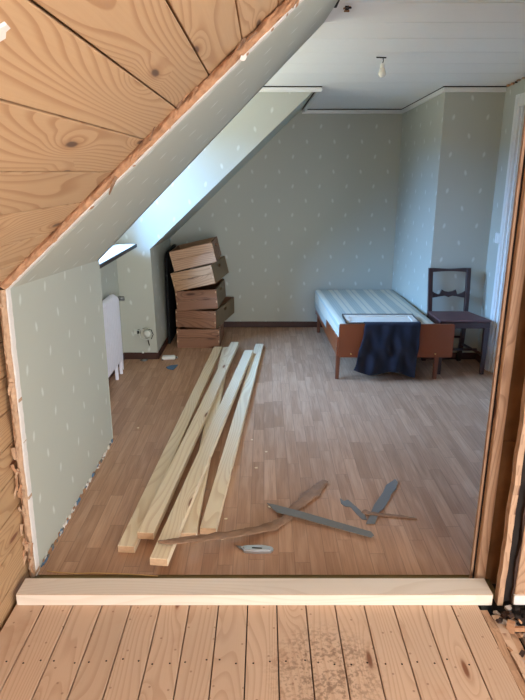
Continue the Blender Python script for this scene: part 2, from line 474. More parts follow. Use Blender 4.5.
def dw(ya, yb, za, zb):
    m.face([(XD, ya, za), (XD, yb, za), (XD, yb, zb), (XD, ya, zb)], [(ya, za), (yb, za), (yb, zb), (ya, zb)], paper)
    m.face([(XD-.12, ya, za), (XD-.12, ya, zb), (XD-.12, yb, zb), (XD-.12, yb, za)], None, M['fibre'])
dw(Y1, Y2, 0, ZS-.02); dw(Y1, WY0, ZS-.02, cz(Y1)+.05); dw(WY1, Y2, ZS-.02, cz(Y1)+.05); dw(WY0, WY1, WZ1, cz(Y1)+.05)
struct(m.build('wall_dormer'))
# window in the dormer
w = struct(empty('window_1', (XD, (WY0+WY1)/2, ZS))); w['label'] = 'dormer window above the radiator, daylight falling in'
m = MB()
for a, b in (((XD-.10, WY0, ZS), (XD+.01, WY0+.05, WZ1)), ((XD-.10, WY1-.05, ZS), (XD+.01, WY1, WZ1)), ((XD-.10, WY0, WZ1-.05), (XD+.01, WY1, WZ1)), ((XD-.10, WY0, ZS), (XD+.01, WY1, ZS+.045)), ((XD-.09, (WY0+WY1)/2-.03, ZS), (XD-.03, (WY0+WY1)/2+.03, WZ1))):
    m.box(a, b, M['white_paint'], bev=.004)
part(m, 'window_frame', None, w)
g = NT('window_glass'); g.t.nodes.remove(g.b)
tr = g.n('ShaderNodeBsdfTransparent'); gl = g.n('ShaderNodeBsdfGlossy'); gl.inputs['Roughness'].default_value = .02
mx = g.n('ShaderNodeMixShader'); mx.inputs[0].default_value = .06
g.t.links.new(tr.outputs[0], mx.inputs[1]); g.t.links.new(gl.outputs[0], mx.inputs[2]); g.t.links.new(mx.outputs[0], g.out.inputs[0])
M['glass'] = g.m
m = MB(); m.box((XD-.07, WY0+.05, ZS+.045), (XD-.066, WY1-.05, WZ1-.05), M['glass']); part(m, 'window_pane', None, w)
m = MB(); m.box((XD-.02, Y1+.01, ZS-.022), (-1.03, 4.74, ZS), M['white_paint'], bev=.002)
o = part(m, 'window_sill', None, w)
m = MB(); m.box((-1.03, Y1+.01, ZS-.026), (-1.022, 4.745, ZS-.001), M['frame_dark'])
part(m, 'sill_edge', None, w, 'dark front edge')

# ceiling boards across the far room (seams every 0.29 m)
m = MB(); ys = [1.888*H+.2914*k for k in range(-24, 12)]
cm = NT('ceiling_board'); nz = cm.noise(cm.mapv(cm.obj(), (1, 1, 1)), 30, 4, .7); nz2 = cm.noise(cm.obj(), 2, 2)
cm.col(cm.mix(cm.math('MULTIPLY', nz, .25), srgb(240, 240, 236), srgb(222, 221, 216))); cm.rough(.7); cm.bump(nz, .25, .003)
for a, b in zip(ys, ys[1:]):
    b = min(b, Y3)
    if a >= Y3: break
    X0, X1 = -1.4, (3.4 if b < 1.95 else 2.3)
    if b < 1.95: X0 = .2
    pts = []
    for i in range(8):
        xx = X1 if i & 1 else X0; yy = (b-.0015) if i & 2 else (a+.003); zz = cz(yy)+(.02 if i & 4 else 0)
        pts.append((xx, yy, zz))
    m.hexa(pts, cm.m, axis=0)
m.box((-1.4, -3.7, 2.62), (3.5, 6, 2.66), M['dark'])
struct(m.build('ceiling'))
# crown moulding
def run_mold(name, pts, w=.022, h=.034, mat='white_paint'):
    m = MB()
    for a, b, n in pts:
        a, b, n = Vector(a), Vector(b), Vector(n).normalized()
        P8 = []
        for i in range(8):
            p = (b if i & 1 else a)+(n*w if i & 2 else Vector())+(Vector((0, 0, 0)) if i & 4 else Vector((0, 0, -h)))
            P8.append(p)
        m.hexa(P8, M[mat], axis=0, bev=.004)
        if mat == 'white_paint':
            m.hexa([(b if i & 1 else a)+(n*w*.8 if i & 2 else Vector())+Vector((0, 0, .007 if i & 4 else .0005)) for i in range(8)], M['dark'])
    return struct(m.build(name))
cg = .008
def CZ(x, y): return (x, y, cz(y)-cg)
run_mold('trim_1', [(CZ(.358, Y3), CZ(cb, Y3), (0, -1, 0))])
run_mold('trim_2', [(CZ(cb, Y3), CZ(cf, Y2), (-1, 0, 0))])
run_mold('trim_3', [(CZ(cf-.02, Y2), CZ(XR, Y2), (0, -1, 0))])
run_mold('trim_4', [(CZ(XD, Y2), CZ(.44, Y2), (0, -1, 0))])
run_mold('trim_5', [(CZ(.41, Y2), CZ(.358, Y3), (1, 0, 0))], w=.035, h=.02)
# baseboards
def bb(name, a, b, n, h=.06, w=.012):
    run_mold(name, [((a[0], a[1], h), (b[0], b[1], h), n)], w=w, h=h, mat='baseboard')
bb('baseboard_back', (-.93, Y3), (cb, Y3), (0, -1, 0))
bb('baseboard_left', (-.919, Y2-.012), (-.919, Y3), (1, 0, 0))
bb('baseboard_dormer', (XD, Y2), (-.919, Y2), (0, -1, 0))
bb('baseboard_window', (XD, Y1), (XD, Y2), (1, 0, 0))
bb('baseboard_chimney', (cf, Y2), (XR, Y2), (0, -1, 0))
bb('baseboard_chimney_side', (cb, Y3), (cf, Y2), (-1, 0, 0))
bb('baseboard_right', (XR, DY1+.09), (XR, Y2), (-1, 0, 0))

# near room: pine boards on slope and low wall (0.03 m behind the papered layer)
def outward(p): return p
n_sl = Vector((-.669, 0, .743))
def slope_pt(s, y, off):
    # s metres up the slope from the low-wall corner
    return Vector((-.889+s*.743, y, 1.1625+s*.669))+n_sl*off
m = MB()
svals = []
for px, py in ((85, 205), (110, 170), (143, 138), (172, 103), (205, 70), (238, 35)):
    q = P(px, py, Y=Y0); svals.append(((q.x+.889)*.743+(q.z-1.1625)*.669))
svals = [svals[0]-.145*k for k in (5, 4, 3, 2, 1)]+svals+[svals[-1]+.147*k for k in (1, 2, 3, 4)]
svals = [s for s in svals if s > .01]; svals = [-.02]+svals
for a, b in zip(svals, svals[1:]):
    g = .0022
    pts = []
    for i in range(8):
        s = b-g if i & 1 else a+g; y = 2.6 if i & 2 else -3.6; off = .045 if i & 4 else .024
        pts.append(slope_pt(s, y, off))
    m.hexa(pts, M['slope_pine'], axis=1, bev=.0015)
struct(m.build('ceiling.001'))
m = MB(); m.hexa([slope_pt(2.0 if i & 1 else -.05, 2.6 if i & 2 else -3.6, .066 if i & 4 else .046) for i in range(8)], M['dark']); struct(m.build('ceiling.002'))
m = MB(); z = -.06; k = 0
while z < 1.2:
    h = .128
    m.box((-.965, -3.6, z+.0018), (-.945, 2.6, min(z+h, 1.2)-.0018), M['wall_pine'], axis=1, bev=.0015); z += h; k += 1
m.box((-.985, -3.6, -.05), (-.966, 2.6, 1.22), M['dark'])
struct(m.build('wall_near_left'))

# torn edge of the papered layer: ragged fibre ribbon facing the doorway
def ragged(name, pts, nrm, thick, depth, mat, seed, seg=220, rows=7, amp=.5, label=None, lift=0):
    """pts: polyline of the wallpaper edge; nrm: outward; depth: how far fibres stick towards -Y"""
    rnd = random.Random(seed); m = MB()
    pts = [Vector(p) for p in pts]; L = [0]
    for a, b in zip(pts, pts[1:]): L.append(L[-1]+(b-a).length)
    grid = []
    for i in range(seg+1):
        t = L[-1]*i/seg
        for k in range(len(pts)-1):
            if t <= L[k+1]+1e-9: break
        f = (t-L[k])/(L[k+1]-L[k]); p = pts[k].lerp(pts[k+1], f)
        n = Vector(nrm[k] if isinstance(nrm, list) else nrm)
        wv = noise.noise(Vector((t*9, seed, 0)))
        row = []
        for j in range(rows):
            u = j/(rows-1)
            nn = noise.noise(Vector((t*26, u*3, seed)))*.6+noise.noise(Vector((t*70, u*6, seed+3)))*.4
            prof = math.sin(PI*min(1, max(0, u*.9+.05)))
            dy = -depth*(prof*(.55+amp*wv)+.35*nn)
            off = thick*u+thick*.28*noise.noise(Vector((t*30, u*2, seed+9)))*(1 if j in (0, rows-1) else .3)
            row.append(m.bm.verts.new(p+n*(off+lift)+Vector((0, dy, 0))))
        grid.append(row)
    mi = m.mi(mat)
    back = [[m.bm.verts.new(v.co+Vector((0, .03, 0))) for v in (r[0], r[-1])] for r in grid]
    for i in range(seg):
        a, b = grid[i], grid[i+1]
        for j in range(rows-1):
            m.bm.faces.new((a[j], a[j+1], b[j+1], b[j])).material_index = mi
        m.bm.faces.new((a[0], b[0], back[i+1][0], back[i][0])); m.bm.faces.new((a[-1], back[i][1], back[i+1][1], b[-1]))
    o = m.build(name)
    struct(o)
    if label: o['label'] = label
    return o
nK = (-1, 0, 0)
e0, e1, e2 = (-.915, Y0, .0), (-.889, Y0, 1.1625), (.415, Y0, cz(Y0))
ragged('trim_6', [e0, e1], nK, .027, .03, M['fibre_pale'], 3, label='torn fibreboard edge along the low left wall')
ragged('trim_7', [e1, e2], tuple(n_sl), .031, .03, M['fibre'], 5, seg=300, label='torn fibreboard edge along the sloped ceiling')
ragged('trim_8', [(e0[0]+.003, Y0-.001, 0), (e1[0]+.003, Y0-.001, 1.16)], nK, .005, .012, M['white_edge'], 8)
ragged('trim_10', [(e1[0]+.002, Y0-.001, 1.16), (e2[0]+.002, Y0-.001, e2[2]-.002)], tuple(n_sl), .005, .010, M['white_edge'], 11, seg=260)
# loose flakes and splinters that hang from the torn edge
m = MB()
def flake(c, L, W, d, mat, seed):
    r = random.Random(seed); c = Vector(c); d = Vector(d).normalized(); sd = d.cross(Vector((0, -1, 0))).normalized()
    n = 7; A = []; B = []
    for i in range(n):
        t = i/(n-1); w = W*(1-.6*t)*(1+r.uniform(-.35, .35))
        p = c+d*L*t+Vector((0, -.012*math.sin(t*2.2)-.004, 0)); A.append(p+sd*w*.5); B.append(p-sd*w*.5)
    m.prism(A+B[::-1], (0, .004, 0), mat)
for i in range(16):
    t = random.random(); t2 = .62 if i % 3 else .38
    p = Vector(e1).lerp(Vector(e2), random.uniform(0, .92))+n_sl*random.uniform(.005, .03)+Vector((0, -.02, 0))
    d = Vector((.7, 0, .7))*random.choice((-1, 1))+n_sl*random.uniform(-.4, .4)
    flake(p, random.uniform(.03, .08), random.uniform(.005, .010), d, random.choice((M['fibre'], M['bark'])), i)
for i in range(22):
    p = Vector(e0).lerp(Vector(e1), random.uniform(.02, .95))+Vector((-random.uniform(.0, .03), -.02, 0))
    d = Vector((random.uniform(-.5, .5), 0, random.choice((-1, 1))))
    flake(p, random.uniform(.02, .07), random.uniform(.008, .02), d, random.choice((M['fibre_pale'], M['fibre_pale'], M['fibre'])), i+60)
struct(tag(m.build('trim_11'), 'loose splinters of fibreboard on the torn edge'))
# torn lower edge of the left papered wall (old glue where the skirting was)
m = MB()
for i in range(90):
    y = Y0+random.random()*(Y1-Y0); L = random.uniform(.008, .03); hh = random.uniform(.004, .018)
    mt = random.choice((M['white_edge'], M['grey_felt'], M['blue'], M['fibre']))
    m.box((-.914, y, .0), (-.914+random.uniform(.003, .009), y+L, hh), mt)
struct(tag(m.build('trim_12'), 'torn paper scraps along the foot of the left wall'))
# torn bits at the ceiling on both sides
m = MB()
for k in range(60):
    t = random.random(); y = 2.0+t*(Y2-2.0-.02); x = XR-random.uniform(0, .012)
    if y > 4.6 and random.random() < .5: continue
    m.box((x-.012, y, cz(y)-.012-random.random()*.012), (x, y+random.uniform(.01, .05), cz(y)-.003), random.choice((M['fibre'], M['fibre_pale'], M['dark'], M['white_edge'])))
c = P(344, 12, Z=cz(3.05)-.01)
for k in range(9):
    q = c+Vector((random.uniform(-.02, .02), -random.random()*.10, random.uniform(-.004, .004)))
    m.box(q, q+Vector((random.uniform(.006, .016), .014, .005)), random.choice((M['fibre'], M['dark'], M['dark'], M['brown_board'])))
m.box((.315, 1.7, cz(3)-.0), (.33, 3.1, cz(2.9)+.002), M['dark'])
struct(tag(m.build('trim_13'), 'torn remains of fibreboard at the ceiling edge'))

m = MB(); c = P(243, 57, Y=1.95)
m.prism([c+Vector(q) for q in ((-.010, 0, -.006), (-.002, 0, -.011), (.006, 0, -.009), (.011, 0, .000), (.010, 0, .008), (.002, 0, .004), (-.006, 0, .004))], (0, .004, 0), M['white_edge'])
struct(tag(m.build('trim_18'), 'white paper flap on the torn edge of the slope'))
m = MB(); c = slope_pt(.795, .775, .023)
d1, d2 = Vector((.743, 0, .669)), Vector((0, 1, 0))
m.prism([c+d1*a+d2*b for a, b in ((-.025, -.03), (-.004, -.034), (.006, -.022), (.003, -.012), (.012, -.006), (.010, .008), (.003, .006), (-.004, .016), (-.012, .010), (-.022, .014), (-.03, .002))], n_sl*-.004, M['white_edge'])
struct(tag(m.build('trim_19'), 'patch of old plaster left on the slope boards'))
# right side of the opening: studs, brown board, old boards
m = MB(); m.box((.831, 1.93, .0), (.866, 1.955, 2.33), M['stud_pine'], axis=2, bev=.002)
struct(tag(m.build('wall_right_stud'), 'sawn pine stud at the right edge of the opening'))
m = MB()
m.box((.818, 1.958, 0), (.866, 1.972, 2.33), M['stud_pine'], axis=2); m.box((.826, 1.955, 0), (.866, 1.958, 2.33), M['dark'])
struct(m.build('trim_14'))
m = MB(); m.box((.866, 1.974, -.1), (3.4, 1.989, 2.4), M['brown_board']); struct(m.build('wall_right_partition'))
m = MB()
def rag_post(x0, x1, y0, y1, mat, seed, amp, n=60):
    prev = None
    for i in range(n):
        z0, z1 = 2.33*i/n, 2.33*(i+1)/n
        f = lambda z, s: amp*(noise.noise(Vector((z*9, s, seed)))+.5*noise.noise(Vector((z*31, s, seed))))
        pts = []
        for k in range(8):
            z = z1 if k & 4 else z0
            pts.append(Vector(((x1+f(z, 5) if k & 1 else x0+f(z, 1)), (y1 if k & 2 else y0), z)))
        m.hexa(pts, mat, axis=2, uoff=(z0, seed))
rag_post(.872, .892, 1.815, 1.845, M['stud_pine'], 2, .004)
rag_post(.899, .925, 1.835, 1.88, M['dark'], 4, .008)
rag_post(.925, .936, 1.822, 1.88, M['rubble'], 6, .012)
struct(tag(m.build('wall_right_edge'), 'ragged cut board edge beside the opening'))
m = MB(); m.box((.933, 1.818, .045), (1.12, 1.84, 2.33), M['stud_pine'], axis=2, bev=.002)
m.box((1.125, 1.818, .045), (3.4, 1.84, 2.33), M['stud_pine'], axis=2)
m.box((.93, 1.812, .005), (3.4, 1.84, .046), M['white_edge'])
m.box((.868, 1.965, .0), (1.3, 1.973, .60), M['brown_board'], axis=0)
struct(m.build('wall_right_boards'))
# wreckage of the partition's footing on the near floor's right-hand edge
m = MB()
m.box((.80, -3.6, -.16), (3.4, 1.99, -.11), M['dark']); struct(m.build('floor.004'))
m = MB(); m.box((.93, -3.6, -.07), (3.4, 1.83, -.05), M['dusty']); struct(tag(m.build('floor.005'), 'dusty grey subfloor beside the old boards'))
def sliver(x0, w, y0, y1, z0, z1, mat, seed, amp=.012, n=46):
    m = MB()
    for i in range(n):
        ya, yb = y0+(y1-y0)*i/n, y0+(y1-y0)*(i+1)/n
        f = lambda y, s: amp*(noise.noise(Vector((y*5, s, seed)))+.5*noise.noise(Vector((y*19, s, seed))))
        pts = []
        for k in range(8):
            y = yb if k & 2 else ya
            pts.append(Vector(((x0+w+f(y, 7) if k & 1 else x0+f(y, 2)), y, (z1+f(y, 4)*.4 if k & 4 else z0))))
        m.hexa(pts, mat, axis=1, uoff=(ya, seed))
    return m
struct(tag(sliver(.804, .027, .4, 1.80, -.05, -.008, M['stud_pine'], 1, .010).build('trim_15'), 'splintered strip of old floor at the right edge'))
struct(tag(sliver(.840, .027, .4, 1.78, -.08, -.012, M['floor_pine'], 2, .007).build('trim_16'), 'old wooden footing strip beside the splintered edge'))
struct(tag(sliver(.874, .024, .4, 1.80, -.09, -.035, M['stud_pine'], 3, .010).build('trim_17'), 'outer footing strip next to the dusty subfloor'))
m = MB()
for k in range(130):
    q = Vector((random.uniform(.83, 1.2), random.gauss(1.75, .035), random.uniform(-.06, .012)))
    if q.y > 1.81: q.y = 1.80
    s = random.uniform(.006, .022)
    R = Matrix.Translation(q) @ Matrix.Rotation(random.uniform(0, 6), 4, Vector((random.random(), random.random(), 1)).normalized())
    m.box((-s, -s*.6, -s*.4), (s, s*.6, s*.4), random.choice((M['rubble'], M['rubble'], M['dark'], M['fibre'], M['dusty'])), M4=R)
for k in range(24):
    q = Vector((random.uniform(.80, .95), random.uniform(.9, 1.75), random.uniform(-.03, -.005)))
    s = random.uniform(.003, .009)
    R = Matrix.Translation(q) @ Matrix.Rotation(random.uniform(0, 6), 4, 'Z')
    m.box((-s, -s*1.8, -s*.4), (s, s*1.8, s*.4), random.choice((M['rubble'], M['fibre'], M['fibre_pale'], M['dusty'])), M4=R)
tag(m.build('rubble'), 'dark crumbled rubble in the gap by the right post', 'rubble', kind='stuff')

# rest of the near room, behind and beside the camera
m = MB()
m.box((-1.0, -3.65, 0), (.6, -3.6, 2.6), M['white_paint']); m.box((2.6, -3.65, 0), (3.4, -3.6, 2.6), M['white_paint'])
m.box((.6, -3.65, 0), (2.6, -3.6, .5), M['white_paint']); m.box((.6, -3.65, 2.1), (2.6, -3.6, 2.6), M['white_paint'])
struct(m.build('wall_near_back'))
m = MB(); m.box((3.4, -3.6, -.1), (3.45, 1.83, 2.6), M['white_paint']); struct(m.build('wall_near_right'))

# ================================================================ THINGS
# sill plank across the opening
m = MB(); m.box((-.923, 1.815, .0), (.852, 1.909, .048), M['new_pine'], axis=0, bev=.0015, end_mat=M['end_grain'])
tag(m.build('wooden_plank'), 'pale new pine plank lying across the doorway on the floor', 'plank')
# screw on plank end
m = MB(); m.lathe((.80, 1.895, .0482), [(.0045, .0), (.0045, .0015), (.001, .002)], 8, M['dark'])

def batten(a, b, zt0, zt1, label, w=.073, t=.034, seed=0, trim=0):
    A = P(*a, Z=zt0); B = P(*b, Z=zt1); d = (B-A); L = d.length; d.normalize()
    sd = d.cross(Vector((0, 0, 1))).normalized(); up = sd.cross(d).normalized()
    m = MB(); pts = []
    for i in range(8):
        pts.append(A+(d*L if i & 2 else Vector())+sd*(w/2 if i & 1 else -w/2)+up*(0 if i & 4 else -t))
    random.seed(seed)
    m.hexa(pts, M['batten_pine'], axis=1, bev=.0015, end_mat=M['end_grain'])
    o = m.build('timber_batten', loc=(A.x, A.y, zt0-t))
    return tag(o, label, 'timber batten', 'new pine battens on the laminate floor')
batten((126, 546), (218, 346.5), .035, .035, 'pale pine batten lying flat, leftmost of the five on the floor', seed=21)
batten((188, 533), (226.5, 347), .035, .035, 'pine batten lying partly underneath the batten that reaches nearest the plank', seed=22)
batten((208, 528), (259.5, 343.8), .035, .035, 'straight smooth pine batten lying apart, rightmost of the five', seed=23)
batten((145.3, 532.5), (235, 342), .071, .071, 'strongly grained pine batten lying on top of the leftmost batten', seed=24)
batten((158.5, 558.5), (249, 350), .082, .070, 'pine batten whose front end reaches nearest the doorway plank', seed=25)
random.seed(99)

# -------- bed
bz = .0
YF = 4.30
def B(px, py, z): return P(px, py, Z=z)
FX0, FX1 = .572, 1.447
bed = empty('bed', (.97, 5.0, 0)); tag(bed, 'narrow single bed with brown wooden footboard and striped mattress', 'bed')
m = MB(); out = []
za, zb = .187, .449
n = 6; r = .012
for cx, cz_, a0 in ((FX0+r, za+r, 180), (FX1-r, za+r, 270), (FX1-r, zb-r, 0), (FX0+r, zb-r, 90)):
    for k in range(n): a = math.radians(a0+90*k/(n-1)); out.append(Vector((cx+r*math.cos(a), YF-.01, cz_+r*math.sin(a))))
m.prism(out, (0, .02, 0), M['teak'])
fb = part(m, 'footboard', None, bed)
for x in (.668, 1.315):
    m = MB(); m.lathe((x, YF-.0105, .215), [(.0065, 0), (.0065, .003), (.003, .005)], 10, M['brass'], M4=Matrix.Rotation(PI/2, 4, 'X'))
    part(m, 'screw', None, fb, 'brass screw')
m = MB(); m.box((.70, 5.84, .16), (1.29, 5.86, .36), M['teak'], bev=.003); m.box((.53, 5.84, .16), (.70, 5.86, .30), M['teak'])
part(m, 'headboard', None, bed)
m = MB()
m.hexa([Vector((.56-(.03 if i & 2 else 0)+(.02 if i & 1 else 0), 5.84 if i & 2 else 4.31, (.29 if i & 2 else .34) if i & 4 else (.17 if i & 2 else .19))) for i in range(8)], M['teak'], axis=1, bev=.003)
part(m, 'side_rail', None, bed)
m = MB(); m.hexa([Vector((1.285-(.03 if i & 2 else 0)+(.02 if i & 1 else 0), 5.84 if i & 2 else 4.31, (.28 if i & 2 else .34) if i & 4 else (.17 if i & 2 else .19))) for i in range(8)], M['teak'], axis=1, bev=.003)
part(m, 'side_rail', None, bed)
m = MB(); m.hexa([Vector((1.28 if i & 1 else .57, 5.82 if i & 2 else 4.32, .23 if i & 4 else .21)) for i in range(8)], M['dark'])
part(m, 'bed_base', None, bed)
for x, y, zt in ((.557, 4.315, .26), (1.322, 4.315, .26), (.535, 5.70, .2), (1.25, 5.70, .2)):
    m = MB()
    w = .035
    m.hexa([Vector((x+(w if i & 1 else 0)*(1 if i & 4 else .8), y+(w if i & 2 else 0)*(1 if i & 4 else .8), zt if i & 4 else 0)) for i in range(8)], M['teak_leg'], axis=2, bev=.003)
    part(m, 'leg', None, bed)
# mattress with lengthwise stripes
mt = NT('mattress_ticking'); uv = mt.uv(); x, y, _ = mt.sep(uv)
def stripes(per, wid, ph):
    f = mt.math('FRACT', mt.math('ADD', mt.math('DIVIDE', x, per), ph))
    return mt.math('SUBTRACT', 1, mt.sstep(mt.math('ABSOLUTE', mt.math('SUBTRACT', f, .5)), wid*.7, wid))
a = mt.mix(mt.math('MULTIPLY', stripes(.165, .27, 0), .8), srgb(204, 194, 170), srgb(152, 156, 146))
a = mt.mix(mt.math('MULTIPLY', stripes(.165, .04, .5), .7), a, srgb(132, 142, 140))
a = mt.mix(mt.math('MULTIPLY', stripes(.0205, .2, .5), .25), a, srgb(196, 196, 186))
wv = mt.noise(uv, 50, 3); a = mt.mix(mt.math('MULTIPLY', wv, .3), a, srgb(176, 174, 160))
mt.col(a); mt.rough(.85); mt.bump(mt.noise(uv, 9, 3), .25, .01)
m = MB(); NX, NY = 18, 40
def mtp(u, v, side):
    x0 = .572+(.515-.572)*v; x1 = 1.335+(1.310-1.335)*v
    y = 4.325+(5.83-4.325)*v
    zt = .437+(.422-.437)*v; zb_ = .25
    ex = min(u, 1-u)*(x1-x0); ey = min(v, 1-v)*1.5; e = min(ex, ey); rr = .03
    dz = 0 if e > rr else rr-math.sqrt(max(0, rr*rr-(rr-e)**2))
    return Vector((x0+(x1-x0)*u, y, zt-dz+.004*noise.noise(Vector((u*4, v*9, 0)))))
us = [0, .008, .02, .04]+[.04+.92*k/NX for k in range(1, NX)]+[.96, .98, .992, 1]; vs_ = [0, .005, .012, .02]+[.02+.96*k/NY for k in range(1, NY)]+[.98, .988, .995, 1]
g = [[m.bm.verts.new(mtp(u, v, 0)) for v in vs_] for u in us]
for i in range(len(us)-1):
    for j in range(len(vs_)-1):
        f = m.bm.faces.new((g[i][j], g[i+1][j], g[i+1][j+1], g[i][j+1])); f.smooth = True
        for l, (uu, vv) in zip(f.loops, ((us[i], vs_[j]), (us[i+1], vs_[j]), (us[i+1], vs_[j+1]), (us[i], vs_[j+1]))): l[m.uv].uv = (uu*.76, vv*1.5)
border = [g[i][0] for i in range(len(us))]+[g[-1][j] for j in range(1, len(vs_))]+[g[i][-1] for i in range(len(us)-2, -1, -1)]+[g[0][j] for j in range(len(vs_)-2, 0, -1)]
low = [m.bm.verts.new((v.co.x, v.co.y, .235)) for v in border]
for i in range(len(border)):
    j = (i+1) % len(border); f = m.bm.faces.new((border[j], border[i], low[i], low[j]))
    for l in f.loops: l[m.uv].uv = (l.vert.co.z*.4, l.vert.co.y)
m.bm.faces.new(low)
m.mi(mt.m)
part(m, 'mattress', None, bed)

# wooden frame lying on the mattress behind the footboard
fr = empty('picture_frame', (.9, 4.42, .44)); tag(fr, 'shallow light wooden frame with a dark rim lying on the mattress', 'frame')
fx0, fx1, fy0, fy1, fz = .625, 1.175, 4.352, 4.57, .4415
fx1 = 1.19
m = MB()
for a, b in (((fx0, fy1-.007, fz), (fx1, fy1, fz+.024)), ((fx0, fy0, fz), (fx1, fy0+.007, fz+.006)), ((fx0, fy0, fz), (fx0+.007, fy1, fz+.020)), ((fx1-.007, fy0, fz), (fx1, fy1, fz+.020))): m.box(a, b, M['frame_dark'])
part(m, 'rim', None, fr, 'dark outer rim')
m = MB()
for a, b in (((fx0+.008, fy1-.045, fz+.003), (fx1-.008, fy1-.008, fz+.018)), ((fx0+.008, fy0+.008, fz+.002), (fx1-.008, fy0+.03, fz+.006)), ((fx0+.008, fy0+.03, fz+.003), (fx0+.045, fy1-.045, fz+.016)), ((fx1-.045, fy0+.03, fz+.003), (fx1-.008, fy1-.045, fz+.016))): m.box(a, b, M['frame_light'], bev=.001)
part(m, 'inner_frame', None, fr)
m = MB(); m.box((fx0+.045, fy0+.03, fz+.002), (fx1-.045, fy1-.045, fz+.007), M['frame_light']); part(m, 'backing', None, fr)

# navy cloth hanging over the footboard
cl = NT('navy_cloth'); wv = cl.noise(cl.obj(), 120, 3); cl.col(cl.mix(wv, srgb(9, 10, 26), srgb(17, 19, 40))); cl.rough(.9); cl.bump(wv, .3, .001)
try: cl.b.inputs['Sheen Weight'].default_value = .15
except Exception: pass
m = MB(); NU, NV = 60, 44
grid = []
tl, tr_, bl, br = .762, 1.185, .690, 1.165
for i in range(NU+1):
    u = i/NU; row = []
    for j in range(NV+1):
        v = j/NV           # 0: behind the board on the mattress side, goes over, then down
        s = v*.50
        if s < .05: y = YF+.016+(.05-s)*.6; z = .452; w = 0
        elif s < .09: a = (s-.05)/.04*PI; y = YF+.014*math.cos(a); z = .452+.012*math.sin(a); w = 0
        else: w = (s-.09)/.41; y = YF-.016; z = .450-w*(.372+.034*u+.008*math.sin(u*7))
        xt = tl+(tr_-tl)*u; xb = bl+(br-bl)*u
        x = xt+(xb-xt)*(w**1.2)
        fold = (math.sin(u*17+1.2*w*3)*.5+math.sin(u*31-2*w+1)*.3+math.sin((u*1.3-w*.9)*14)*.45)
        y -= (.006+.026*min(1, w*2.2))*(fold*.5+.55) if w > 0 else 0
        z += .012*math.sin(u*9+2)*w
        row.append(m.bm.verts.new((x+.004*math.sin(w*9+u*4)*min(1, w*3), y, z)))
    grid.append(row)
for i in range(NU):
    for j in range(NV):
        f = m.bm.faces.new((grid[i][j], grid[i+1][j], grid[i+1][j+1], grid[i][j+1])); f.smooth = True
m.mi(cl.m)
cloth = m.build('cloth', loc=(.93, YF, .2)); sol = cloth.modifiers.new('s', 'SOLIDIFY'); sol.thickness = .0025; sol.offset = 1
tag(cloth, 'dark navy cloth draped over the wooden footboard of the bed', 'cloth')

# -------- chair
ch = empty('wooden_chair', (1.55, 4.55, 0)); tag(ch, 'dark wooden chair with open back standing beside the bed', 'chair')
sz = .445
FLx, FRx, FY = 1.38, 1.762, 4.42
BLx, BRx, BY = 1.355, 1.690, 4.74
def beam(m, a, b, wa, wb, mat, axis=2):
    a, b = Vector(a), Vector(b)
    m.hexa([ (b if i & 4 else a)+Vector(((wb if i & 4 else wa)*(.5 if i & 1 else -.5), (wb if i & 4 else wa)*(.5 if i & 2 else -.5), 0)) for i in range(8)], mat, axis=2, bev=.002)
for x in (FLx+.018, FRx-.018):
    m = MB(); beam(m, (x, FY+.02, 0), (x, FY+.02, sz-.02), .030, .042, M['chair_wood']); part(m, 'leg', None, ch)
for x, s in ((BLx+.018, -1), (BRx-.018, 1)):
    m = MB()
    pts = [(x, BY+.055, 0), (x, BY+.01, .22), (x, BY-.005, sz), (x+s*.004, BY+.012, .6), (x+s*.006, BY+.045, .80)]
    for a, b in zip(pts, pts[1:]): beam(m, a, b, .034, .034, M['chair_wood'])
    part(m, 'leg', None, ch)
m = MB()  # seat, trapezoid
def trap(z0, z1, inset, mat, bev=.004):
    P8 = []
    for i in range(8):
        f = not (i & 2)
        x = ((FRx+.008-inset) if i & 1 else (FLx-.018+inset)) if f else ((BRx-inset) if i & 1 else (BLx+inset))
        P8.append(Vector((x, (FY-.012+inset) if f else BY-inset-.012, z1 if i & 4 else z0)))
    m.hexa(P8, mat, axis=0, bev=bev)
trap(sz-.012, sz+.006, .0, M['chair_seat'], .006); part(m, 'seat', None, ch, 'worn brown seat')
m = MB(); trap(sz-.062, sz-.012, .006, M['chair_wood'], .003); part(m, 'seat_frame', None, ch)
# back rails
def rail(zc, prof, th=.02, name='back_rail'):
    m = MB(); A = []; Bp = []
    x0, x1 = BLx+.016, BRx-.016; n = 48
    for i in range(n+1):
        t = i/n; lo, hi = prof(t); x = x0+(x1-x0)*t
        A.append(Vector((x, 0, zc+hi))); Bp.append(Vector((x, 0, zc+lo)))
    yb = BY+.045*(zc-.45)/.35-.008
    m.prism([p+Vector((0, yb, 0)) for p in A+Bp[::-1]], (0, th, 0), M['chair_wood']); part(m, name, None, ch)
rail(.782, lambda t: (-.016+.008*math.sin(PI*t), .014+.004*math.cos(2*PI*t)), .026, 'top_rail')
def lerp_tab(tab, c):
    for (a, p), (b, q) in zip(tab, tab[1:]):
        if c <= b: return p+(q-p)*(c-a)/(b-a)
    return tab[-1][1]
def splat(t):
    c = abs(t-.5)*2
    return (lerp_tab([(0, -.027), (.2, -.015), (.44, -.02), (.7, -.028), (1, -.034)], c), lerp_tab([(0, .016), (.22, .022), (.38, .036), (.46, .0), (.55, -.004), (.75, .008), (1, .034)], c))
rail(.590, splat, .018, 'back_splat')
